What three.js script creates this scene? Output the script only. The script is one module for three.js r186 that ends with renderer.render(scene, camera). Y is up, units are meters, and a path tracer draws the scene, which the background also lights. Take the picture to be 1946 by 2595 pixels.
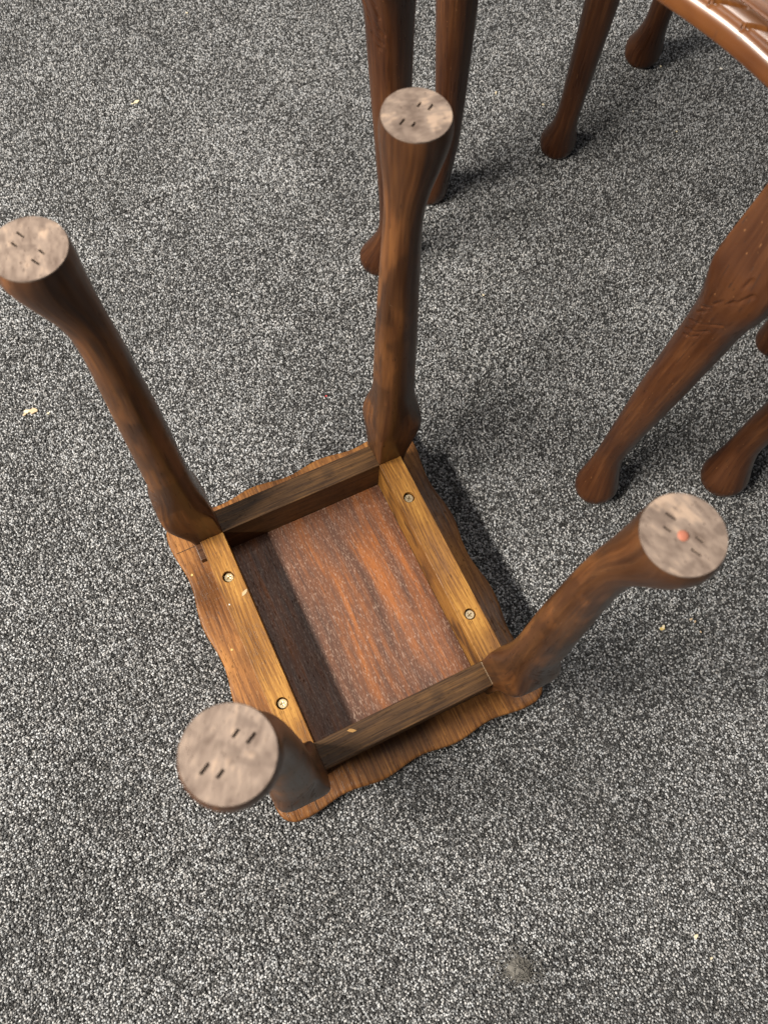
import * as THREE from 'three';
import { RectAreaLightUniformsLib } from 'three/addons/lights/RectAreaLightUniformsLib.js';
import { mergeGeometries } from 'three/addons/utils/BufferGeometryUtils.js';
import { RoundedBoxGeometry } from 'three/addons/geometries/RoundedBoxGeometry.js';

// ---------------------------------------------------------------- camera, light, exposure
const scene = new THREE.Scene();
const camera = new THREE.PerspectiveCamera(66.745, 767 / 1024, 0.05, 20);
camera.position.set(0, 0.67697, 0);
camera.up.set(-0.08501, 0.34261, -0.93562);
camera.lookAt(0, 0.67697 - 0.93902, -0.34385);
camera.focus = 0.70;
camera.userData.fStop = 13;
camera.updateProjectionMatrix();

const renderer = new THREE.WebGLRenderer({ antialias: true });
renderer.toneMapping = THREE.LinearToneMapping;
renderer.toneMappingExposure = 1.0;
renderer.shadowMap.enabled = true;
renderer.shadowMap.type = THREE.PCFSoftShadowMap;
scene.background = new THREE.Color().setRGB(0.085, 0.085, 0.088);
RectAreaLightUniformsLib.init();

// the upside-down table's own frame on the floor (also aims the tube light)
const YAW = 0.5271;
const ORG = new THREE.Vector3(-0.02279, 0, -0.1523);
const U = new THREE.Vector3(Math.cos(YAW), 0, -Math.sin(YAW));
const V = new THREE.Vector3(Math.sin(YAW), 0, Math.cos(YAW));

const LAMPS = [
  // name, label, position, target, length, width, colour, intensity
  { name: 'tube_light', label: 'long white tube light hanging to the side of the upturned table', at: ORG.clone().addScaledVector(U, -1.12).addScaledVector(V, -0.16).setY(1.33), to: ORG.clone(), along: V, w: 0.9, h: 0.09, c: [1.0, 0.91, 0.78], i: 285 },
  { name: 'ceiling_panel_light', label: 'square white ceiling panel light beyond the nested tables', at: new THREE.Vector3(1.5, 2.5, -4.0), to: new THREE.Vector3(1.3, 0, -3.2), along: new THREE.Vector3(1, 0, 0), w: 1.2, h: 0.6, c: [1.0, 0.94, 0.87], i: 24 },
  { name: 'ceiling_panel_light', label: 'square white ceiling panel light above the upturned table', at: new THREE.Vector3(0.2, 2.5, -0.75), to: new THREE.Vector3(0.2, 0, -0.75), along: new THREE.Vector3(1, 0, 0), w: 1.2, h: 0.6, c: [1.0, 0.94, 0.87], i: 6 },
];

// ---------------------------------------------------------------- helpers
let seed = 7;
const rnd = () => { seed = (seed + 0x6d2b79f5) | 0; let t = Math.imul(seed ^ (seed >>> 15), 1 | seed); t = (t + Math.imul(t ^ (t >>> 7), 61 | t)) ^ t; return ((t ^ (t >>> 14)) >>> 0) / 4294967296; };
const clamp = (x, a = 0, b = 1) => Math.min(b, Math.max(a, x));
const mix = (a, b, t) => a + (b - a) * t;
const smooth = (a, b, x) => { const t = clamp((x - a) / (b - a)); return t * t * (3 - 2 * t); };
const hash = (x, y, s) => { let h = Math.imul(x | 0, 374761393) + Math.imul(y | 0, 668265263) + Math.imul(s | 0, 2147483647); h = Math.imul(h ^ (h >>> 13), 1274126177); return ((h ^ (h >>> 16)) >>> 0) / 4294967296; };
function noise(x, y, s, px = 1e9, py = 1e9) {          // value noise, periodic in px, py
  const xi = Math.floor(x), yi = Math.floor(y), fx = x - xi, fy = y - yi;
  const ux = fx * fx * (3 - 2 * fx), uy = fy * fy * (3 - 2 * fy);
  const w = (v, p) => ((v % p) + p) % p;
  const x0 = w(xi, px), x1 = w(xi + 1, px), y0 = w(yi, py), y1 = w(yi + 1, py);
  return mix(mix(hash(x0, y0, s), hash(x1, y0, s), ux), mix(hash(x0, y1, s), hash(x1, y1, s), ux), uy);
}
const toS = (x) => { x = clamp(x); return 255 * (x <= 0.0031308 ? 12.92 * x : 1.055 * Math.pow(x, 1 / 2.4) - 0.055); };
function dataTex(data, w, h, srgb) {
  const t = new THREE.DataTexture(data, w, h, THREE.RGBAFormat);
  if (srgb) t.colorSpace = THREE.SRGBColorSpace;
  t.wrapS = t.wrapT = THREE.RepeatWrapping; t.magFilter = THREE.LinearFilter; t.minFilter = THREE.LinearMipmapLinearFilter; t.generateMipmaps = true; t.needsUpdate = true;
  return t;
}
const taken = new Map();
function numbered(n) { const k = taken.get(n) || 0; taken.set(n, k + 1); return k ? `${n}_${String(k).padStart(3, '0')}` : n; }
function tag(o, label, category, group, kind) { o.userData.label = label; if (category) o.userData.category = category; if (group) o.userData.group = group; if (kind) o.userData.kind = kind; return o; }
function part(name, geo, mat, parent) { const m = new THREE.Mesh(geo, mat); m.name = name; m.castShadow = m.receiveShadow = true; parent.add(m); return m; }

// ---------------------------------------------------------------- materials
// Wood: grain runs along v; both axes in metres over size [sx, sy]. stops = linear colours dark -> light.
function wood({ w = 512, h = 1024, sx = 0.16, sy = 0.32, s = 1, stops, streak = 90, stripe = 10, stripeAmt = 0.5, pore = 0.5, poreCol = [0.02, 0.01, 0.006], poreLen = 60, fleck = 0, fleckCol = [0.5, 0.4, 0.32], blotch = 0.35, grain = 0.7, wave = 0.05, rough = 0.5, roughVar = 0.12, bump = 0.00025, bumpy = 1, coat = 0, spec = 0.5, stain = 0, stainCol = [0.02, 0.012, 0.008] }) {
  const col = new Uint8Array(w * h * 4), aux = new Uint8Array(w * h * 4), rg = new Uint8Array(w * h * 4);
  const n = stops.length - 1, ks = streak, kp = Math.round(streak * 4);
  for (let j = 0; j < h; j++) for (let i = 0; i < w; i++) {
    const x = i / w, y = j / h;
    const wx = x + wave * (noise(x * 3, y * 4, s, 3, 4) - 0.5);
    const st = noise(wx * stripe, y * 2.0, s + 1, stripe, 2) * 0.65 + noise(wx * stripe * 3, y * 4, s + 2, stripe * 3, 4) * 0.35;
    const f = noise(wx * ks, y * 9, s + 3, ks, 9) * 0.6 + noise(x * ks * 2, y * 26, s + 4, ks * 2, 26) * 0.4;
    const bl = noise(x * 4, y * 5, s + 5, 4, 5) * 0.6 + noise(x * 11, y * 12, s + 6, 11, 12) * 0.4;
    let t = clamp(0.5 + stripeAmt * (st - 0.5) * 1.6 + (f - 0.5) * grain + blotch * (bl - 0.5) * 1.6);
    const q = t * n, k = Math.min(n - 1, Math.floor(q)), r = q - k;
    let c = [0, 1, 2].map((m) => mix(stops[k][m], stops[k + 1][m], r));
    const p = noise(x * kp, y * poreLen, s + 7, kp, poreLen), pr = smooth(1 - 0.32 * pore, 1 - 0.12 * pore, p);
    c = c.map((v, m) => mix(v, poreCol[m], pr * 0.6));
    if (fleck) { const g = noise(x * kp, y * poreLen * 2, s + 8, kp, Math.round(poreLen * 2)), fr = smooth(1 - 0.34 * fleck, 1 - 0.14 * fleck, g); c = c.map((v, m) => mix(v, fleckCol[m], fr * 0.45)); }
    if (stain) { const g = noise(x * 5, y * 9, s + 9, 5, 9) * 0.6 + noise(x * 17, y * 25, s + 10, 17, 25) * 0.4, fr = smooth(0.56, 0.74, g) * stain; c = c.map((v, m) => mix(v, stainCol[m], fr)); }
    const o = (j * w + i) * 4;
    for (let m = 0; m < 3; m++) col[o + m] = toS(c[m]);
    const hgt = 190 * (0.55 + 0.45 * f * bumpy) - 120 * pr; aux[o] = aux[o + 1] = aux[o + 2] = clamp(hgt, 0, 255);
    const ro = clamp(rough + roughVar * (bl - 0.5) * 2 + pr * 0.25 + (f - 0.5) * 0.12); rg[o] = 0; rg[o + 1] = ro * 255; rg[o + 2] = 0;
    col[o + 3] = aux[o + 3] = rg[o + 3] = 255;
  }
  const m = new THREE.MeshPhysicalMaterial({ map: dataTex(col, w, h, true), bumpMap: dataTex(aux, w, h), roughnessMap: dataTex(rg, w, h), bumpScale: bump, roughness: 1, metalness: 0, specularIntensity: spec, clearcoat: coat, clearcoatRoughness: 0.3 });
  for (const t of [m.map, m.bumpMap, m.roughnessMap]) t.repeat.set(1 / sx, 1 / sy);
  return m;
}
const M = {};
M.leg = wood({ s: 11, stops: [[0.028, 0.011, 0.005], [0.055, 0.0225, 0.0092], [0.088, 0.037, 0.0138], [0.135, 0.059, 0.0205]], streak: 120, stripe: 6, stripeAmt: 0.14, pore: 0.35, poreLen: 40, poreCol: [0.012, 0.006, 0.003], blotch: 0.5, rough: 0.40, coat: 0.15, spec: 0.6, wave: 0.02 });
M.legStanding = wood({ s: 71, stops: [[0.022, 0.0076, 0.0035], [0.048, 0.0168, 0.0068], [0.078, 0.029, 0.011], [0.13, 0.052, 0.019]], streak: 120, stripe: 9, stripeAmt: 0.26, pore: 0.4, poreLen: 40, poreCol: [0.014, 0.006, 0.003], fleck: 0.12, fleckCol: [0.45, 0.23, 0.10], blotch: 0.5, rough: 0.36, coat: 0.25, spec: 0.6, wave: 0.035 });
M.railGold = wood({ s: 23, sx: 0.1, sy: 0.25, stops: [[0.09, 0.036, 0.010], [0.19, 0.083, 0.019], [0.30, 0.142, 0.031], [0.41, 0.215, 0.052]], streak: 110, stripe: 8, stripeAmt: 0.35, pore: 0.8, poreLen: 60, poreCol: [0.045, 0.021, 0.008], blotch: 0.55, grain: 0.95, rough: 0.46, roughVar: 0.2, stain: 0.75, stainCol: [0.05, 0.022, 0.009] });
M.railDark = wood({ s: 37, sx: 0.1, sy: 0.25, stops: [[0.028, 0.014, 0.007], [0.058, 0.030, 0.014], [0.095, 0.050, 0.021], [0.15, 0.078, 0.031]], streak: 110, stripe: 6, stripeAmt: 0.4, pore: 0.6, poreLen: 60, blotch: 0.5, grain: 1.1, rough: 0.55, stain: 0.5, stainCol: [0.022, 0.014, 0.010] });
M.panel = wood({ w: 1024, h: 1024, sx: 0.19, sy: 0.25, s: 41, stops: [[0.075, 0.036, 0.024], [0.105, 0.048, 0.030], [0.14, 0.058, 0.030], [0.20, 0.074, 0.028], [0.28, 0.098, 0.028]], streak: 120, stripe: 19, stripeAmt: 0.85, pore: 0.5, poreLen: 60, poreCol: [0.05, 0.024, 0.016], fleck: 1.0, fleckCol: [0.40, 0.29, 0.23], blotch: 0.12, rough: 0.42, bump: 0.0003, wave: 0.025 });
M.board = wood({ w: 1024, h: 1024, sx: 0.22, sy: 0.32, s: 53, stops: [[0.085, 0.034, 0.012], [0.16, 0.066, 0.021], [0.25, 0.108, 0.032], [0.36, 0.165, 0.048]], streak: 170, stripe: 9, stripeAmt: 0.28, pore: 0.75, poreLen: 80, poreCol: [0.055, 0.024, 0.010], fleck: 0.4, fleckCol: [0.42, 0.26, 0.12], grain: 1.1, stain: 0.35, stainCol: [0.07, 0.03, 0.012], roughVar: 0.2, blotch: 0.35, rough: 0.45, wave: 0.012 });
M.polished = wood({ s: 67, stops: [[0.055, 0.018, 0.006], [0.105, 0.036, 0.010], [0.16, 0.059, 0.015], [0.23, 0.092, 0.024]], stripe: 6, stripeAmt: 0.5, pore: 0.25, blotch: 0.4, rough: 0.26, roughVar: 0.05, coat: 0.8, spec: 0.6, bump: 0.00006 });
M.endGrain = wood({ w: 256, h: 256, sx: 0.05, sy: 0.05, s: 83, stops: [[0.105, 0.075, 0.061], [0.17, 0.129, 0.108], [0.235, 0.183, 0.153], [0.36, 0.27, 0.21]], streak: 30, stripe: 6, stripeAmt: 0.25, pore: 0.35, poreLen: 26, poreCol: [0.10, 0.068, 0.053], blotch: 0.8, rough: 0.8, bump: 0.0005, wave: 0.1, stain: 0.45, stainCol: [0.10, 0.073, 0.062] });
M.joint = new THREE.MeshStandardMaterial({ color: new THREE.Color().setRGB(0.035, 0.016, 0.008), roughness: 0.8 });
M.glue = new THREE.MeshStandardMaterial({ color: new THREE.Color().setRGB(0.45, 0.36, 0.25), roughness: 0.7 });
M.plug = new THREE.MeshStandardMaterial({ color: new THREE.Color().setRGB(0.34, 0.12, 0.075), roughness: 0.6 });
M.screw = new THREE.MeshStandardMaterial({ color: new THREE.Color().setRGB(0.62, 0.50, 0.30), metalness: 1, roughness: 0.32 });
M.screwDull = new THREE.MeshStandardMaterial({ color: new THREE.Color().setRGB(0.40, 0.33, 0.22), metalness: 1, roughness: 0.42 });

M.legPlain = M.leg.clone(); M.leg.vertexColors = true;
// carpet: salt-and-pepper tufts, one grey per tuft, a height for each
const CARPET = 1.5;
function carpetMaterial() {
  const N = 2048, cells = 760, col = new Uint8Array(N * N * 4), bmp = new Uint8Array(N * N * 4);
  const jx = new Float32Array(cells * cells), jy = jx.slice(), val = jx.slice(), ang = jx.slice(), size = jx.slice(), warm = jx.slice(), sink = jx.slice();
  for (let q = 0; q < 90; q++) {                       // furrows where two rows of tufts part
    const y = Math.floor(rnd() * cells), x0 = Math.floor(rnd() * cells), n = 12 + Math.floor(rnd() * 70);
    for (let x = 0; x < n; x++) { const k = ((y + Math.floor(x * 0.04 * (q % 3 - 1)) + cells) % cells) * cells + (x0 + x) % cells; sink[k] = 0.55; }
  }
  for (let y = 0; y < cells; y++) for (let x = 0; x < cells; x++) {
    const k = y * cells + x;
    jx[k] = 0.5 + (rnd() - 0.5) * 0.9; jy[k] = 0.5 + (rnd() - 0.5) * 0.62; ang[k] = -0.9 + (rnd() - 0.5) * 2.2; size[k] = (0.30 + 0.30 * rnd()) * (1 - sink[k]); warm[k] = rnd() - 0.5;
    const patch = noise(x / 38, y / 38, 5, 20, 20) * 0.6 + noise(x / 19, y / 19, 6, 40, 40) * 0.4 - 0.5;
    const r = rnd(); val[k] = r < 0.34 - 0.35 * patch ? 0.024 + 0.055 * rnd() : 0.09 + (0.42 + 0.2 * patch) * Math.pow(rnd(), 1.25);
  }
  for (let j = 0; j < N; j++) for (let i = 0; i < N; i++) {
    const gx = i / N * cells, gy = j / N * cells, cx = Math.floor(gx), cy = Math.floor(gy);
    let best = 9, bk = 0;
    for (let dy = -1; dy <= 1; dy++) for (let dx = -1; dx <= 1; dx++) {
      const X = cx + dx, Y = cy + dy, k = ((Y + cells) % cells) * cells + ((X + cells) % cells);
      const ex = gx - X - jx[k], ey = gy - Y - jy[k], c = Math.cos(ang[k]), s = Math.sin(ang[k]);
      const a = (ex * c + ey * s) / 1.3, b = (-ex * s + ey * c) / 0.85, d = Math.sqrt(a * a + b * b) - size[k];
      if (d < best) { best = d; bk = k; }
    }
    // light and dark yarn ends in a ground of dark yarn
    const o = (j * N + i) * 4, in_ = 1 - smooth(-0.04, 0.16, best), f = 0.8 + 0.4 * hash(i, j, 3), v = mix(0.055, val[bk], in_) * f;
    col[o] = toS(v * (1.0 + 0.07 * warm[bk])); col[o + 1] = toS(v); col[o + 2] = toS(v * (1.03 - 0.07 * warm[bk]));
    bmp[o] = bmp[o + 1] = bmp[o + 2] = 255 * clamp(0.75 - 1.3 * best) * (1 - 0.5 * sink[bk]);
    col[o + 3] = bmp[o + 3] = 255;
  }
  const m = new THREE.MeshStandardMaterial({ map: dataTex(col, N, N, true), bumpMap: dataTex(bmp, N, N), bumpScale: 0.0012, roughness: 1 });
  for (const t of [m.map, m.bumpMap]) t.repeat.set(1 / CARPET, 1 / CARPET);
  return m;
}
M.carpet = carpetMaterial();

// ---------------------------------------------------------------- the carpet
{
  const g = new THREE.PlaneGeometry(4, 4, 1, 1); g.rotateX(-Math.PI / 2);
  const p = g.attributes.position, uv = g.attributes.uv, ca = Math.cos(0.6), sa = Math.sin(0.6);
  for (let i = 0; i < p.count; i++) uv.setXY(i, p.getX(i) * ca - p.getZ(i) * sa, p.getX(i) * sa + p.getZ(i) * ca);
  const c = part('carpet', g, M.carpet, scene); c.position.set(0.1, -0.0022, -0.4);
  tag(c, 'grey flecked short pile carpet under the tables', 'carpet', null, 'structure');
}

// pile of the carpet in and around the picture: single yarn tufts, light and dark, set in rows
{
  const P = 0.00168, X0 = -0.66, X1 = 0.58, Z0 = -1.10, Z1 = 0.30, ca = Math.cos(0.6), sa = Math.sin(0.6);
  const tuft = new THREE.IcosahedronGeometry(1, 0), q = tuft.attributes.position, n = tuft.attributes.normal;
  for (let i = 0; i < q.count; i++) n.setXYZ(i, q.getX(i), q.getY(i), q.getZ(i));
  const list = [], R = Math.ceil(1.2 / P);
  const furrow = new Map();
  for (let k = 0; k < 130; k++) { const r = Math.floor((rnd() * 2 - 1) * R), c = Math.floor((rnd() * 2 - 1) * R), len = 14 + Math.floor(rnd() * 60); for (let i = 0; i < len; i++) furrow.set((r + Math.floor(i * 0.03 * (k % 3 - 1))) * 4096 + c + i, 1); }
  for (let r = -R; r <= R; r++) for (let c = -R; c <= R; c++) {
    const u = (c + (rnd() - 0.5) * 0.9) * P, v = (r + (rnd() - 0.5) * 0.6) * P, x = u * ca + v * sa - 0.04, z = -u * sa + v * ca - 0.40, t1 = rnd(), t2 = rnd(), t3 = rnd(), t4 = rnd(), t5 = rnd();
    if (x < X0 || x > X1 || z < Z0 || z > Z1) continue;
    const f = furrow.has(r * 4096 + c) ? 1 : 0;
    list.push(x, z, t1, t2, t3, t4, t5, f);
  }
  const N = list.length / 8, im = new THREE.InstancedMesh(tuft, new THREE.MeshStandardMaterial({ color: 0xffffff, roughness: 1 }), N), o = new THREE.Object3D(), col = new THREE.Color();
  for (let i = 0; i < N; i++) {
    const [x, z, t1, t2, t3, t4, t5, f] = list.slice(i * 8, i * 8 + 8);
    const patch = noise(x / 0.07, z / 0.07, 5) * 0.6 + noise(x / 0.03, z / 0.03, 6) * 0.4 - 0.5;
    const s = (0.72 + 0.5 * t1) * (f ? 0.42 : 1);
    o.position.set(x, -0.0004 - 0.0007 * t2 - (f ? 0.0012 : 0), z); o.rotation.set((t3 - 0.5) * 1.1, t4 * 6.28, (t5 - 0.5) * 1.1); o.scale.set(0.00082 * s, 0.0013, 0.00106 * s); o.updateMatrix(); im.setMatrixAt(i, o.matrix);
    const g = t3 * 7.31 % 1, h = t4 * 5.77 % 1, v = g < 0.31 - 0.25 * patch ? 0.028 + 0.05 * h : 0.10 + (0.43 + 0.2 * patch) * Math.pow(h, 1.25);
    col.setRGB(v * (0.97 + 0.05 * (t5 - 0.5)), v, v * (1.045 - 0.06 * (t5 - 0.5))); im.setColorAt(i, col);
  }
  im.name = 'carpet_pile'; im.castShadow = im.receiveShadow = true; scene.add(im); console.log('tufts', N);
  tag(im, 'short grey and black yarn tufts of the flecked carpet', 'carpet pile', null, 'stuff');
}

// ---------------------------------------------------------------- table pieces (built upside down: y = 0 at the board's underside)
// one cabriole leg; local +x +z is outward, its inner post corner stands at the origin
const KEYS = [ // y, centre offset c, half size s, exponent outer, side, inner (mm)
  [0, 12.0, 12.0, 3.2, 10, 18], [20, 12.3, 12.3, 3.2, 10, 18], [45, 13.4, 13.4, 3.4, 11, 18], [62, 15.6, 15.6, 3.8, 12, 18], [76, 17.7, 17.7, 4.2, 13, 18],
  [88, 19.4, 19.2, 4.2, 10, 8], [100, 20.2, 19.1, 3.9, 5.6, 4.0], [114, 19.9, 17.9, 3.2, 3.3, 2.9], [135, 18.2, 15.7, 2.7, 2.5, 2.5], [170, 16.8, 14.9, 2.4, 2.25, 2.25],
  [215, 15.0, 14.1, 2.2, 2.1, 2.1], [260, 13.4, 12.8, 2.1, 2, 2], [300, 12.2, 11.5, 2, 2, 2], [326, 11.9, 10.8, 2, 2, 2], [342, 12.6, 10.9, 2, 2, 2], [355, 14.6, 12.6, 2, 2, 2],
  [367, 17.2, 15.4, 2, 2, 2], [376, 18.8, 17.2, 2, 2, 2], [383, 19.2, 17.8, 2, 2, 2], [388, 19.0, 17.4, 2, 2, 2], [390.9, 18.6, 16.7, 2, 2, 2],
];
const KEYS_STANDING = KEYS.slice(0, -4).concat([[375, 18.9, 17.4, 2, 2, 2], [382, 19.0, 17.3, 2, 2, 2], [387.5, 18.8, 15.6, 2, 2, 2], [390.9, 18.6, 12.6, 2, 2, 2]]);
function sect(y, KEYS) {
  let k = 0; while (k < KEYS.length - 2 && y > KEYS[k + 1][0]) k++;
  const P = (i) => KEYS[clamp(i, 0, KEYS.length - 1)], a = P(k - 1), b = P(k), c = P(k + 1), d = P(k + 2);
  const L = c[0] - b[0], t = clamp((y - b[0]) / L);
  return [1, 2, 3, 4, 5].map((m) => {
    const s0 = (b[0] - a[0] > 0 && c[0] - a[0] > 0) ? (c[m] - a[m]) / (c[0] - a[0]) : (c[m] - b[m]) / L;
    const s1 = (d[0] - b[0] > 0 && d[0] - c[0] > 0) ? (d[m] - b[m]) / (d[0] - b[0]) : (c[m] - b[m]) / L;
    const t2 = t * t, t3 = t2 * t;
    return (2 * t3 - 3 * t2 + 1) * b[m] + (t3 - 2 * t2 + t) * L * s0 + (-2 * t3 + 3 * t2) * c[m] + (t3 - t2) * L * s1;
  });
}
const CUTS = [ // knee carving: [angle off the outward diagonal, y] to the same, mirrored on both outer faces (deg, mm)
  [84, 142, 24, 122], [80, 149, 36, 135], [74, 153, 46, 144], [76, 130, 18, 90], [72, 122, 34, 100], [58, 112, 30, 84],
];
function legGeometry(k, keys, cutDepth) {
  const rows = [];
  for (let y = 0; y < 62; y += 6) rows.push(y);
  for (let y = 62; y < 160; y += 0.9) rows.push(y);
  for (let y = 160; y < 340; y += 5) rows.push(y);
  for (let y = 340; y < 386; y += 2.5) rows.push(y);
  rows.push(386, 387.5, 388.7, 389.6, 390.3, 390.9);
  const C = 160, pos = [], uv = [], idx = [], vc = [];
  for (const y of rows) {
    const [c, s, no, ns, ni] = sect(y, keys);
    for (let j = 0; j <= C; j++) {
      const a = Math.PI * 2 * j / C + Math.PI / 4 + Math.PI, cx = Math.cos(a), cz = Math.sin(a);
      const wo = Math.max(0, cx) * Math.max(0, cz), wi = Math.max(0, -cx) * Math.max(0, -cz), ws = Math.max(0, cx) * Math.max(0, -cz) + Math.max(0, -cx) * Math.max(0, cz);
      const n = (wo * no + wi * ni + ws * ns + 1e-4 * 3) / (wo + wi + ws + 1e-4);
      let r = s / Math.pow(Math.pow(Math.abs(cx), n) + Math.pow(Math.abs(cz), n), 1 / n);
      // slight hand-shaping
      r *= 1 + 0.012 * (noise(j / C * 6, y / 40, 31, 6) - 0.5) * smooth(95, 140, y);
      if (y > 64 && y < 160) {
        let al = ((a - Math.PI / 4) * 180 / Math.PI) % 360; if (al > 180) al -= 360; const q = Math.abs(al);
        if (q < 95) {
          let cut = 0;
          for (const [a0, y0, a1, y1] of CUTS) {
            const X = q * 0.33, x0 = a0 * 0.33, x1 = a1 * 0.33, dx = x1 - x0, dy = y1 - y0;
            const t = clamp(((X - x0) * dx + (y - y0) * dy) / (dx * dx + dy * dy)), e = Math.hypot(X - x0 - t * dx, y - y0 - t * dy - 1.6 * Math.sin(t * Math.PI));
            cut = Math.max(cut, (1 - smooth(0.2, 1.4, e)) * Math.sin(Math.PI * clamp(0.12 + 0.76 * t)));
          }
          r -= cutDepth * cut;
        }
      }
      pos.push((c + r * cx) * k / 1000, y * k / 1000, (c + r * cz) * k / 1000);
      uv.push(j / C * 0.08, y * k / 1000);
      // stain rubbed thin in patches
      const wr = noise(j / C * 6, y / 36, 77, 6) * 0.5 + noise(j / C * 14, y / 14, 78, 14) * 0.5, th = smooth(0.50, 0.66, wr);
      vc.push(mix(1, 1.75, th), mix(1, 1.7, th), mix(1, 1.5, th));
    }
  }
  const W = C + 1, R = rows.length;
  for (let i = 0; i < R - 1; i++) for (let j = 0; j < C; j++) { const p = i * W + j; idx.push(p, p + W, p + 1, p + 1, p + W, p + W + 1); }
  const g = new THREE.BufferGeometry();
  g.setAttribute('position', new THREE.Float32BufferAttribute(pos, 3)); g.setAttribute('uv', new THREE.Float32BufferAttribute(uv, 2)); g.setAttribute('color', new THREE.Float32BufferAttribute(vc, 3)); g.setIndex(idx); g.computeVertexNormals();
  // weld the seam's normals
  const nn = g.attributes.normal; for (let i = 0; i < R; i++) { const p = i * W, q = p + C, v = new THREE.Vector3(nn.getX(p) + nn.getX(q), nn.getY(p) + nn.getY(q), nn.getZ(p) + nn.getZ(q)).normalize(); nn.setXYZ(p, v.x, v.y, v.z); nn.setXYZ(q, v.x, v.y, v.z); }
  return g;
}
// sawn foot face with four staple slots; turn = direction of the slots
function footFaceGeometry(k, turn, spread) {
  const R = 0.01655 * k, sh = new THREE.Shape(); sh.absarc(0, 0, R, 0, Math.PI * 2, false);
  const c = Math.cos(turn), s = Math.sin(turn);
  for (const [x, y] of [[-1, -1], [1, -1], [-1, 1], [1, 1]]) {
    const cx = x * 0.0026 * k + 0.0006 * y, cy = (y + 0.12 * x) * spread * k, l = 0.0020 * k * (1 + 0.12 * x * y), w = 0.00058 * k, h = new THREE.Path();
    [[-w, -l], [w, -l * 0.9], [w, l], [-w, l * 1.05]].forEach(([a, b], i) => { const X = (cx + a) * c - (cy + b) * s, Y = (cx + a) * s + (cy + b) * c; i ? h.lineTo(X, Y) : h.moveTo(X, Y); });
    h.closePath(); sh.holes.push(h);
  }
  const g = new THREE.ExtrudeGeometry(sh, { depth: 0.0034, bevelEnabled: false, curveSegments: 40 }); g.rotateX(-Math.PI / 2);
  return g;
}
// rounded rectangle with a gently scalloped edge; n points round it at inset d
function outline(hx, hz, r, ax, az, px, pz, d, n) {
  const X = hx - d, Z = hz - d, q = Math.max(r - d * 0.7, 0.004), pts = [];
  const sx = 2 * (X - q), sz = 2 * (Z - q), arc = Math.PI / 2 * q, f = Math.max(0, 1 - d / 0.02);
  // fixed share of the points per side so that rings match
  const per = [[hz, 0], [r, 1], [hx, 2], [r, 3]], tot = 4 * (hx + hz);
  const ns = Math.round(n * 2 * (hz - r) / (4 * (hx + hz - 2 * r) + 2 * Math.PI * r)), nl = Math.round(n * 2 * (hx - r) / (4 * (hx + hz - 2 * r) + 2 * Math.PI * r)), na = Math.max(8, Math.round((n - 2 * ns - 2 * nl) / 4));
  const edge = (len, count, fn) => { for (let i = 0; i < count; i++) pts.push(fn(i / count)); };
  const wz = (z) => az * Math.cos(2 * Math.PI * (Math.abs(z) - pz / 2) / pz) * f, wx = (x) => ax * Math.cos(2 * Math.PI * (Math.abs(x) - px / 2) / px) * f;
  const e1 = wz(Z - q), e2 = wx(X - q);
  const corner = (cx, cz, a0, ea, eb) => edge(arc, na, (t) => { const a = a0 + t * Math.PI / 2, R = q + mix(ea, eb, t); return [cx + R * Math.cos(a), cz + R * Math.sin(a)]; });
  edge(sz, ns, (t) => { const z = -(Z - q) + t * sz; return [X + wz(z), z]; });
  corner(X - q, Z - q, 0, e1, e2);
  edge(sx, nl, (t) => { const x = (X - q) - t * sx; return [x, Z + wx(x)]; });
  corner(-(X - q), Z - q, Math.PI / 2, e2, e1);
  edge(sz, ns, (t) => { const z = (Z - q) - t * sz; return [-X - wz(z), z]; });
  corner(-(X - q), -(Z - q), Math.PI, e1, e2);
  edge(sx, nl, (t) => { const x = -(X - q) + t * sx; return [x, -Z - wx(x)]; });
  corner(X - q, -(Z - q), Math.PI * 1.5, e2, e1);
  return pts;
}
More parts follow.
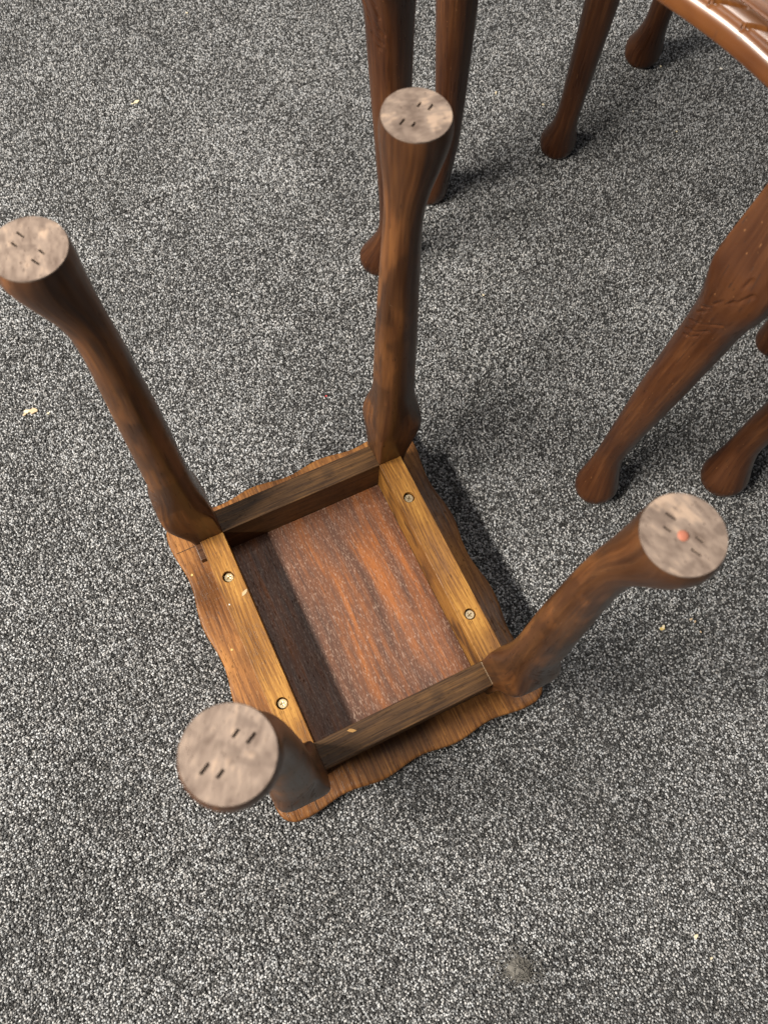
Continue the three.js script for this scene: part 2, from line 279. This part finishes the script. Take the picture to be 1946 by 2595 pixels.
// board with a moulded rim; underside at y = 0, face at y = -thick (it is built upside down)
function boardGeometry(o, thick, n, carve) {
  const rings = [];  // [inset, y]
  rings.push([0.004, 0], [0.0022, 0], [0.0012, -0.0003], [0.0004, -0.001], [0, -thick * 0.24], [0.0001, -thick * 0.36]);
  for (let i = 1; i <= 6; i++) { const a = i / 6 * Math.PI / 2; rings.push([0.0001 + 0.0058 * (1 - Math.cos(a)), -thick * 0.36 - (thick * 0.64) * Math.sin(a)]); }
  const m = carve ? 40 : 4; for (let i = 1; i <= m; i++) rings.push([0.0059 + 0.0155 * i / m, -thick + 0.0042 * (i / m) ** 1.7]);
  rings.push([0.0222, -thick + 0.0052], [0.0228, -thick + 0.0056], [0.0236, -thick + 0.0052], [0.0248, -thick + 0.0046], [0.03, -thick + 0.0046]);
  const pos = [], uv = [], idx = []; let count = 0, last = null, first = null;
  rings.forEach(([d, y], k) => {
    const pts = outline(...o, d, n); count = pts.length; let run = 0;
    if (k === 0) first = pts; last = pts;
    pts.forEach(([x, z], i) => {
      let yy = y;
      if (k) { const q = pts[(i + count - 1) % count]; if (i) run += Math.hypot(x - q[0], z - q[1]); }
      if (carve && d > 0.003 && d < 0.0215) {
        const s0 = ringRun[i], pitch = 0.0185, w = (d - 0.0108) / 0.0085;      // leaf cuts slanting across the rim
        let ph = (s0 - w * 0.0088) / pitch; ph -= Math.floor(ph); ph = (ph - 0.5) * pitch;
        if (Math.abs(w) < 1) { const half = 0.0024 * Math.pow(1 - w * w, 0.7) + 1e-6, t = ph / half; if (Math.abs(t) < 1) yy += 0.0028 * Math.sqrt(1 - w * w) * (t < -0.4 ? (t + 1) / 0.6 : (1 - t) / 1.4); }
      }
      pos.push(x, yy, z); uv.push(x, z);
    });
    if (k === 2 && carve) { let r = 0; for (let i = 0; i < count; i++) { if (i) r += Math.hypot(pts[i][0] - pts[i - 1][0], pts[i][1] - pts[i - 1][1]); ringRun[i] = r; } }
  });
  for (let k = 0; k < rings.length - 1; k++) for (let i = 0; i < count; i++) { const a = k * count + i, b = k * count + (i + 1) % count; idx.push(a, b, a + count, b, b + count, a + count); }
  const cap = (ring, off, up) => {
    const tri = THREE.ShapeUtils.triangulateShape(ring.map(([x, z]) => new THREE.Vector2(x, z)), []);
    for (const [a, b, c] of tri) up ? idx.push(off + a, off + c, off + b) : idx.push(off + a, off + b, off + c);
  };
  cap(first, 0, true); cap(last, (rings.length - 1) * count, false);
  const g = new THREE.BufferGeometry(); g.setAttribute('position', new THREE.Float32BufferAttribute(pos, 3)); g.setAttribute('uv', new THREE.Float32BufferAttribute(uv, 2)); g.setIndex(idx); g.computeVertexNormals();
  return g;
}
const ringRun = [];
// rail running along z with screw holes; top (free) edge at y = h
function railGeometry(len, w, h, holes, hr) {
  const e = 0.0005, sh = new THREE.Shape(); sh.moveTo(-w / 2 + e, -len / 2); sh.lineTo(w / 2 - e, -len / 2); sh.lineTo(w / 2 - e, len / 2); sh.lineTo(-w / 2 + e, len / 2); sh.closePath();
  for (const z of holes) { const p = new THREE.Path(); p.absarc(0, z, hr, 0, Math.PI * 2, true); sh.holes.push(p); }
  const g = new THREE.ExtrudeGeometry(sh, { depth: h - e, bevelEnabled: true, bevelThickness: e, bevelSize: e, bevelSegments: 2, bevelOffset: -0, curveSegments: 24 });
  // shape (x, y) + extrude z  ->  x, z, up
  g.applyMatrix4(new THREE.Matrix4().set(1, 0, 0, 0, 0, 0, 1, 0, 0, 1, 0, 0, 0, 0, 0, 1));
  const idx = g.index; if (idx) for (let i = 0; i < idx.count; i += 3) { const a = idx.getX(i); idx.setX(i, idx.getX(i + 1)); idx.setX(i + 1, a); }
  else { const P = g.attributes.position, T = g.attributes.uv; for (let i = 0; i < P.count; i += 3) for (const A of [P, T]) { const s = A.itemSize; for (let m = 0; m < s; m++) { const v = A.array[i * s + m]; A.array[i * s + m] = A.array[(i + 1) * s + m]; A.array[(i + 1) * s + m] = v; } } }
  g.computeVertexNormals();
  const P = g.attributes.position, N = g.attributes.normal, T = g.attributes.uv;
  for (let i = 0; i < P.count; i++) { const n = [Math.abs(N.getX(i)), Math.abs(N.getY(i))]; T.setXY(i, n[0] > n[1] ? P.getY(i) + 0.05 : P.getX(i), P.getZ(i)); }
  return g;
}
function screwGeometry(r) {
  const sh = new THREE.Shape(); sh.absarc(0, 0, r * 0.84, 0, Math.PI * 2, false);
  const a = r * 0.14, b = r * 0.55, p = new THREE.Path();
  [[a, a], [a, b], [-a, b], [-a, a], [-b, a], [-b, -a], [-a, -a], [-a, -b], [a, -b], [a, -a], [b, -a], [b, a]].forEach(([x, y], i) => (i ? p.lineTo(x, y) : p.moveTo(x, y))); p.closePath(); sh.holes.push(p);
  const g = new THREE.ExtrudeGeometry(sh, { depth: 0.0012, bevelEnabled: true, bevelThickness: 0.0009, bevelSize: r * 0.16, bevelSegments: 4, curveSegments: 24 }); g.rotateX(-Math.PI / 2);
  const f = new THREE.CylinderGeometry(r * 0.9, r * 0.9, 0.002, 20); f.translate(0, -0.0012, 0);
  const q = f.toNonIndexed(); return mergeGeometries([g.index ? g.toNonIndexed() : g, q]);
}
// ear: small tongue from the post along the outer face of a rail, running in +z
function earGeometry(k) {
  const sh = new THREE.Shape(); sh.moveTo(0, 0.004); sh.lineTo(0, 0.040); sh.quadraticCurveTo(0.006, 0.0405, 0.014, 0.039); sh.lineTo(0.014, 0.032); sh.quadraticCurveTo(0.008, 0.026, 0.004, 0.004); sh.closePath();
  const g = new THREE.ExtrudeGeometry(sh, { depth: 0.0042, bevelEnabled: true, bevelThickness: 0.0005, bevelSize: 0.0005, bevelSegments: 2, curveSegments: 8 });
  g.scale(k, k, k); g.rotateY(-Math.PI / 2); return g;          // length now along +z, thickness along -x
}
// a whole table. fx, fz = half distances between foot centres; standing tables are turned the right way up
function makeTable({ k, fx, fz, over, overz, thick, railH, waves, standing, detail, legMat, topMat, openFront, carve, n = 420 }) {
  const root = new THREE.Group(); root.name = numbered('side_table'); scene.add(root);
  const total = thick + 0.3909 * k;
  const M4 = standing ? new THREE.Matrix4().makeTranslation(0, total, 0).multiply(new THREE.Matrix4().makeRotationX(Math.PI)).multiply(new THREE.Matrix4().makeTranslation(0, thick, 0)) : new THREE.Matrix4().makeTranslation(0, thick, 0);
  const put = (m) => { m.updateMatrix(); m.applyMatrix4(M4); return m; };
  const a = fx - 0.0185 * k, b = fz - 0.0185 * k, w = 0.0205;
  put(part('tabletop', boardGeometry([fx + over, fz + overz, 0.014, ...waves], thick, n, carve), topMat, root));
  const lg = legGeometry(k, standing ? KEYS_STANDING : KEYS, standing ? 2.4 : 1.1), ears = earGeometry(k);
  const corners = [[-1, -1, 'L'], [1, -1, 'T'], [1, 1, 'R'], [-1, 1, 'B']];
  corners.forEach(([sx, sz, id]) => {
    const leg = part('leg', lg, legMat, root);
    const turn = { '1,1': 0, '1,-1': Math.PI / 2, '-1,-1': Math.PI, '-1,1': -Math.PI / 2 }[`${sx},${sz}`];
    leg.position.set(sx * a, 0, sz * b); leg.rotation.y = turn; put(leg);
    const c0 = 0.0186 * k;
    const fg = footFaceGeometry(standing ? k * 0.74 : k, (detail && detail.slots && detail.slots[id]) || 0.5, id === 'B' ? 0.0074 : 0.0066);
    { const T = fg.attributes.uv, o = { L: 0.003, T: 0.019, R: 0.031, B: 0.043 }[id], ca = Math.cos(o * 90), sa = Math.sin(o * 90); for (let i = 0; i < T.count; i++) { const x = T.getX(i), y = T.getY(i); T.setXY(i, x * ca - y * sa + o, x * sa + y * ca + o * 1.7); } }
    const ff = part('foot_face', fg, M.endGrain, leg); ff.position.set(c0, 0.3910 * k - 0.0028, c0); ff.rotation.y = -turn;
    const back = part('slot_bottom', new THREE.CircleGeometry((standing ? 0.0118 : 0.0158) * k, 32).rotateX(-Math.PI / 2), M.endGrain, leg); back.position.set(c0, 0.3910 * k - 0.0026, c0);
    if (detail && id === 'R') { const pl = part('plug', new THREE.SphereGeometry(0.0022, 20, 10, 0, Math.PI * 2, 0, Math.PI / 2), M.plug, leg); pl.scale.y = 0.35; pl.position.set(c0 - 0.0006, 0.3917 * k, c0 + 0.0004); }
    if (detail && id === 'L') { const e = part('ear', ears, M.legPlain, leg); e.rotation.y = Math.PI; e.position.set(w + 0.0005, 0, 0.001); }   // tongues beside the rails
  });
  const hol = detail ? [-0.0561, 0.0561] : [];
  const rails = [['x', 1], ['x', -1], ['z', 1], ['z', -1]];
  for (const [ax, s] of rails) {
    if (openFront && ax === 'x' && s === -1) continue;
    const alongZ = ax === 'x', len = 2 * (alongZ ? b : a) - 0.0006;
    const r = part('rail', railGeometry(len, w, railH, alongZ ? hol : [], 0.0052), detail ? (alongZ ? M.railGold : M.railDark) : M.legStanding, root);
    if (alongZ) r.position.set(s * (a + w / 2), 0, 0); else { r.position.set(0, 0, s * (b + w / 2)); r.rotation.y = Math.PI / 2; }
    if (detail) tag(r, alongZ ? 'golden brown rail with two recessed screws' : 'dark stained rail without screws');
    put(r);
    if (detail && alongZ) for (const z of hol) { const sc = part('screw', detail.screw, s > 0 ? M.screwDull : M.screw, r); sc.position.set(0, railH - 0.0052, z); sc.rotation.y = 0.4 + z * 9 + s; }
  }
  if (detail) { const pn = part('panel', new THREE.BoxGeometry(2 * a - 0.0008, 0.0012, 2 * b - 0.0008), M.panel, root); const P = pn.geometry.attributes.position, T = pn.geometry.attributes.uv; for (let i = 0; i < P.count; i++) T.setXY(i, P.getX(i) + 0.1, P.getZ(i) + 0.13); pn.position.y = 0.0004; tag(pn, 'reddish underside panel with orange grain stripes'); put(pn); }
  return { root, a, b, w, put, total };
}

// ---------------------------------------------------------------- the upturned small table
const T1 = makeTable({ k: 1, fx: 0.0908, fz: 0.1121, over: 0.0284, overz: 0.0266, thick: 0.013, railH: 0.0446, waves: [0.0019, 0.0022, 0.066, 0.079], standing: false, legMat: M.leg, topMat: M.board,
  detail: { screw: screwGeometry(0.0041), slots: { L: 0.512, T: -1.0, R: 0.46, B: -1.06 } } });
T1.root.position.copy(ORG); T1.root.rotation.y = YAW;
tag(T1.root, 'small dark wood table lying upside down with its four legs in the air', 'table', 'nest of three tables');
{ // joint lines across the board's underside beside two legs
  const g1 = new THREE.BoxGeometry(0.026, 0.0004, 0.0006), g2 = new THREE.BoxGeometry(0.0006, 0.0004, 0.020);
  const j1 = part('joint_line', g1, M.joint, T1.root); j1.position.set(-0.1045, 0.0131, -0.1088);
  const j2 = part('joint_line', g2, M.joint, T1.root); j2.position.set(-0.0911, 0.0131, 0.1285);
  for (const [x, z, sx, sz] of [[T1.a + 0.0001, T1.b + 0.0103, 0.0006, 0.019]]) { const g = part('glue_line', new THREE.BoxGeometry(sx, 0.0004, sz), M.glue, T1.root); g.position.set(x, 0.013 + 0.0446, z); }
}

// ---------------------------------------------------------------- the nest still standing
const RY = Math.PI / 2 - 0.8115;
const T2 = makeTable({ k: 1.105, fx: 0.127, fz: 0.1607, over: 0.030, overz: 0.027, thick: 0.0115, railH: 0.040, waves: [0.0012, 0.0012, 0.078, 0.094], standing: true, legMat: M.legStanding, topMat: M.polished, carve: true, openFront: true, n: 3000 });
T2.root.position.set(0.1758, 0, -0.4938); T2.root.rotation.y = RY;
tag(T2.root, 'polished brown table standing upright with carved rim, pulled out of the larger table', 'table', 'nest of three tables');
const T3 = makeTable({ k: 1.20, fx: 0.1644, fz: 0.2150, over: 0.030, overz: 0.030, thick: 0.016, railH: 0.034, waves: [0.0019, 0.0022, 0.080, 0.10], standing: true, legMat: M.legStanding, topMat: M.polished, openFront: true });
T3.root.position.set(0.2862, 0, -0.5786); T3.root.rotation.y = RY;
tag(T3.root, 'largest brown table standing behind the carved rim table, mostly cropped', 'table', 'nest of three tables');

// ---------------------------------------------------------------- chips and flecks on the upturned table
function flake(r, h, e = 0.5, n = 9) {                 // small irregular flat crumb
  const sh = new THREE.Shape(); for (let i = 0; i < n; i++) { const a = i / n * Math.PI * 2, q = r * (0.6 + 0.55 * rnd()); const X = Math.cos(a) * q, Y = Math.sin(a) * q * e; i ? sh.lineTo(X, Y) : sh.moveTo(X, Y); } sh.closePath();
  const g = new THREE.ExtrudeGeometry(sh, { depth: h * 0.5, bevelEnabled: true, bevelThickness: h * 0.25, bevelSize: r * 0.12, bevelSegments: 2 }); g.rotateX(-Math.PI / 2); return g;
}
const flat = (c, rough = 0.85) => new THREE.MeshStandardMaterial({ color: new THREE.Color().setRGB(...c), roughness: rough });
M.rawWood = flat([0.42, 0.24, 0.085]); M.paleWood = flat([0.46, 0.34, 0.2]); M.cream = flat([0.72, 0.64, 0.46]); M.white = flat([0.75, 0.73, 0.68]); M.yellow = flat([0.55, 0.42, 0.16]); M.tan = flat([0.50, 0.38, 0.25]); M.red = flat([0.55, 0.09, 0.10]); M.lint = flat([0.15, 0.145, 0.135], 1);
for (const [x, y, z, r, e, ry, m] of [[-0.0425, 0.0577, 0.0978, 0.0036, 0.25, -0.45, M.rawWood], [-0.0757, 0.0577, -0.038, 0.0030, 0.4, 0.5, M.paleWood], [-0.1123, 0.0131, -0.0852, 0.0011, 1, 0, M.yellow], [-0.1053, 0.0131, -0.0094, 0.001, 1, 0, M.yellow], [-0.0904, 0.0577, -0.0338, 0.0006, 1, 0, M.white]]) {
  const c = part('chip', flake(r, 0.0004, e), m, T1.root); c.position.set(x, y, z); c.rotation.y = ry;
}
// ---------------------------------------------------------------- crumbs and lint on the carpet
function crumb(name, label, x, z, geos, mats, group) {
  const g = new THREE.Group(); g.name = numbered(name); g.position.set(x, 0.0005, z); scene.add(g);
  geos.forEach((q, i) => part('piece', q, mats[i % mats.length], g)); tag(g, label, 'debris', group); return g;
}
const at = (g, x, y, z, ry = 0, rx = 0) => { g.rotateX(rx); g.rotateY(ry); g.translate(x, y, z); return g; };
crumb('crumb', 'largest pale crumb, broken in two, beside a leg of the upturned table', -0.3437, -0.3198, [at(flake(0.0042, 0.0022, 0.6), 0.0015, 0.0004, 0, 0.5, 0.2), at(flake(0.0036, 0.0018, 0.5), -0.0042, 0.0003, 0.0012, 0.2, -0.25), at(flake(0.002, 0.0012, 0.6), -0.0058, 0.0002, 0.004, 1)], [M.tan, M.cream]);
crumb('crumb', 'small yellow crumb near the foot with an orange plug', 0.2548, -0.1603, [at(flake(0.0024, 0.0014, 0.6), 0, 0.0002, 0, 0.3), at(flake(0.0018, 0.0012, 0.5), 0.0008, 0.0006, -0.0015, 1.2)], [M.yellow, M.cream]);
crumb('crumb', 'brownish crumb fragments next to the small yellow crumb', 0.2807, -0.1707, [at(flake(0.0014, 0.001, 0.6), 0, 0.0002, 0, 0.3), at(flake(0.0013, 0.001, 0.5), 0.0034, 0.0002, 0.0018, 1.2), at(flake(0.001, 0.0008, 0.5), 0.008, 0.0002, 0.0105, 2)], [M.tan]);
crumb('crumb', 'cream oval crumb alone on the carpet near the ball of lint', 0.2703, 0.0818, [at(flake(0.0019, 0.0014, 0.62, 12), 0, 0.0003, 0, 1.1)], [M.cream]);
crumb('crumb', 'tiny red fleck on the carpet behind the upturned table', -0.0658, -0.3626, [at(flake(0.0011, 0.0009, 0.8), 0, 0.0003, 0)], [M.red]);
crumb('crumb', 'pale oblong crumb alone on the open carpet', -0.3186, -0.7152, [at(flake(0.0034, 0.0018, 0.55), 0, 0.0003, 0, 0.6), at(flake(0.0014, 0.001, 0.55), -0.004, 0.0002, 0.003)], [M.cream]);
for (const [x, z, r, e, ry, label] of [
  [-0.328, -0.3186, 0.0014, 0.6, 0.2, 'small pale fleck right next to the largest broken crumb'], [-0.1444, -0.6371, 0.0014, 0.8, 0, 'tiny yellowish dot on open carpet left of the standing leg pair'],
  [-0.2854, -0.86, 0.0013, 0.6, 0.3, 'tiny white shred on the carpet farthest behind the upturned table'], [0.0879, -0.775, 0.0026, 0.36, 1.4, 'white sliver standing out on the carpet between the standing legs'],
  [0.0833, -0.4953, 0.0011, 0.9, 0, 'single white dot on carpet beside the shaft of an upturned leg'], [0.2818, -0.8388, 0.0015, 0.7, -0.3, 'white fleck touching the foot under the carved table rim'],
  [0.3541, -0.8434, 0.0024, 0.36, -0.2, 'white elongated flake in the shade of the carved table rim'], [0.1427, -0.763, 0.0013, 0.8, 0, 'white dot on the carpet just behind a slender standing leg'],
  [0.2962, -0.7396, 0.0011, 0.7, 0, 'tiny pale speck in front of the foot under the carved rim'], [0.247, -0.7645, 0.001, 0.8, 0, 'minute speck midway between the two feet beneath the carved rim'],
  [0.2274, -0.3177, 0.0011, 0.6, 0.6, 'minute tan speck in the shadow of the carved standing leg'], [0.2815, 0.0962, 0.0014, 0.4, 0.7, 'slim pale chip near the cream oval crumb']])
  crumb('speck', label, x, z, [at(flake(r, 0.001, e), 0, 0.0004, 0, ry)], [rnd() < 0.5 ? M.white : M.cream], 'pale specks on the carpet');
function fibre(pts, r) { return new THREE.TubeGeometry(new THREE.CatmullRomCurve3(pts.map((p) => new THREE.Vector3(...p))), 14, r, 4); }
{ const g = fibre([[-0.004, 0.0008, -0.003], [-0.001, 0.0018, 0.0005], [0.003, 0.0014, 0.002], [0.0045, 0.0006, 0.004]], 0.00028); crumb('thread', 'short white thread on the carpet by the carved knee', 0.3407, -0.581, [g], [M.white]); }
{ // ball of lint
  const g = [], R = 0.0075;
  for (let i = 0; i < 150; i++) {
    const a = rnd() * 6.283, d = R * Math.sqrt(rnd()) * (i < 120 ? 1 : 2.6), l = 0.003 + 0.006 * rnd(), b = rnd() * 6.283, h = i < 120 ? 0.0055 * Math.max(0, 1 - (d / R) ** 2) * rnd() + 0.0008 : 0.0008 + 0.001 * rnd();
    const x = Math.cos(a) * d, z = Math.sin(a) * d * 0.8, j = () => (rnd() - 0.5) * 0.004;
    g.push(fibre([[x - Math.cos(b) * l, h * 0.5 + 0.0004, z - Math.sin(b) * l], [x + j(), h + 0.0008, z + j()], [x + Math.cos(b) * l + j(), h * 0.6 + 0.0004, z + Math.sin(b) * l + j()]], 0.00014 + 0.00012 * rnd()));
  }
  const core = new THREE.IcosahedronGeometry(1, 5); core.deleteAttribute('uv'); const P = core.attributes.position;
  for (let i = 0; i < P.count; i++) { const x = P.getX(i), y = P.getY(i), z = P.getZ(i), q = 0.75 + 0.5 * noise(x * 3 + 9, z * 3 + y * 2 + 9, 91); P.setXYZ(i, x * 0.0072 * q - 0.002, Math.max(0, y) * 0.0046 * q, z * 0.0062 * q); }
  core.computeVertexNormals();
  const all = g.map((q) => { const n = q.toNonIndexed(); n.deleteAttribute('uv'); return n; }).concat([core.index ? core.toNonIndexed() : core]);
  const m = part('lint_ball', mergeGeometries(all), M.lint, scene); m.position.set(0.1332, 0.0003, 0.1145); tag(m, 'fuzzy grey ball of lint lying on the carpet', 'lint');
}

// ---------------------------------------------------------------- lamps
for (const L of LAMPS) {
  const g = new THREE.Group(); g.name = numbered(L.name); g.position.copy(L.at); scene.add(g);
  const z = L.at.clone().sub(L.to).normalize(), x = L.along.clone().addScaledVector(z, -L.along.dot(z)).normalize(), y = new THREE.Vector3().crossVectors(z, x);
  g.setRotationFromMatrix(new THREE.Matrix4().makeBasis(x, y, z));
  const em = new THREE.MeshStandardMaterial({ color: 0xffffff, emissive: new THREE.Color().setRGB(...L.c), emissiveIntensity: 1.5, roughness: 0.6 });
  part('diffuser', new RoundedBoxGeometry(L.w, L.h, 0.02, 2, 0.006), em, g).position.z = 0.012;
  part('housing', new RoundedBoxGeometry(L.w + 0.04, L.h + 0.04, 0.04, 2, 0.008), new THREE.MeshStandardMaterial({ color: 0xf2f2f2, roughness: 0.5 }), g).position.z = 0.04;
  const a = new THREE.RectAreaLight(new THREE.Color().setRGB(...L.c), L.i, L.w, L.h); a.name = 'area'; a.position.z = -0.004; g.add(a);
  tag(g, L.label, 'lamp');
}
renderer.setSize(767, 1024);
renderer.render(scene, camera);
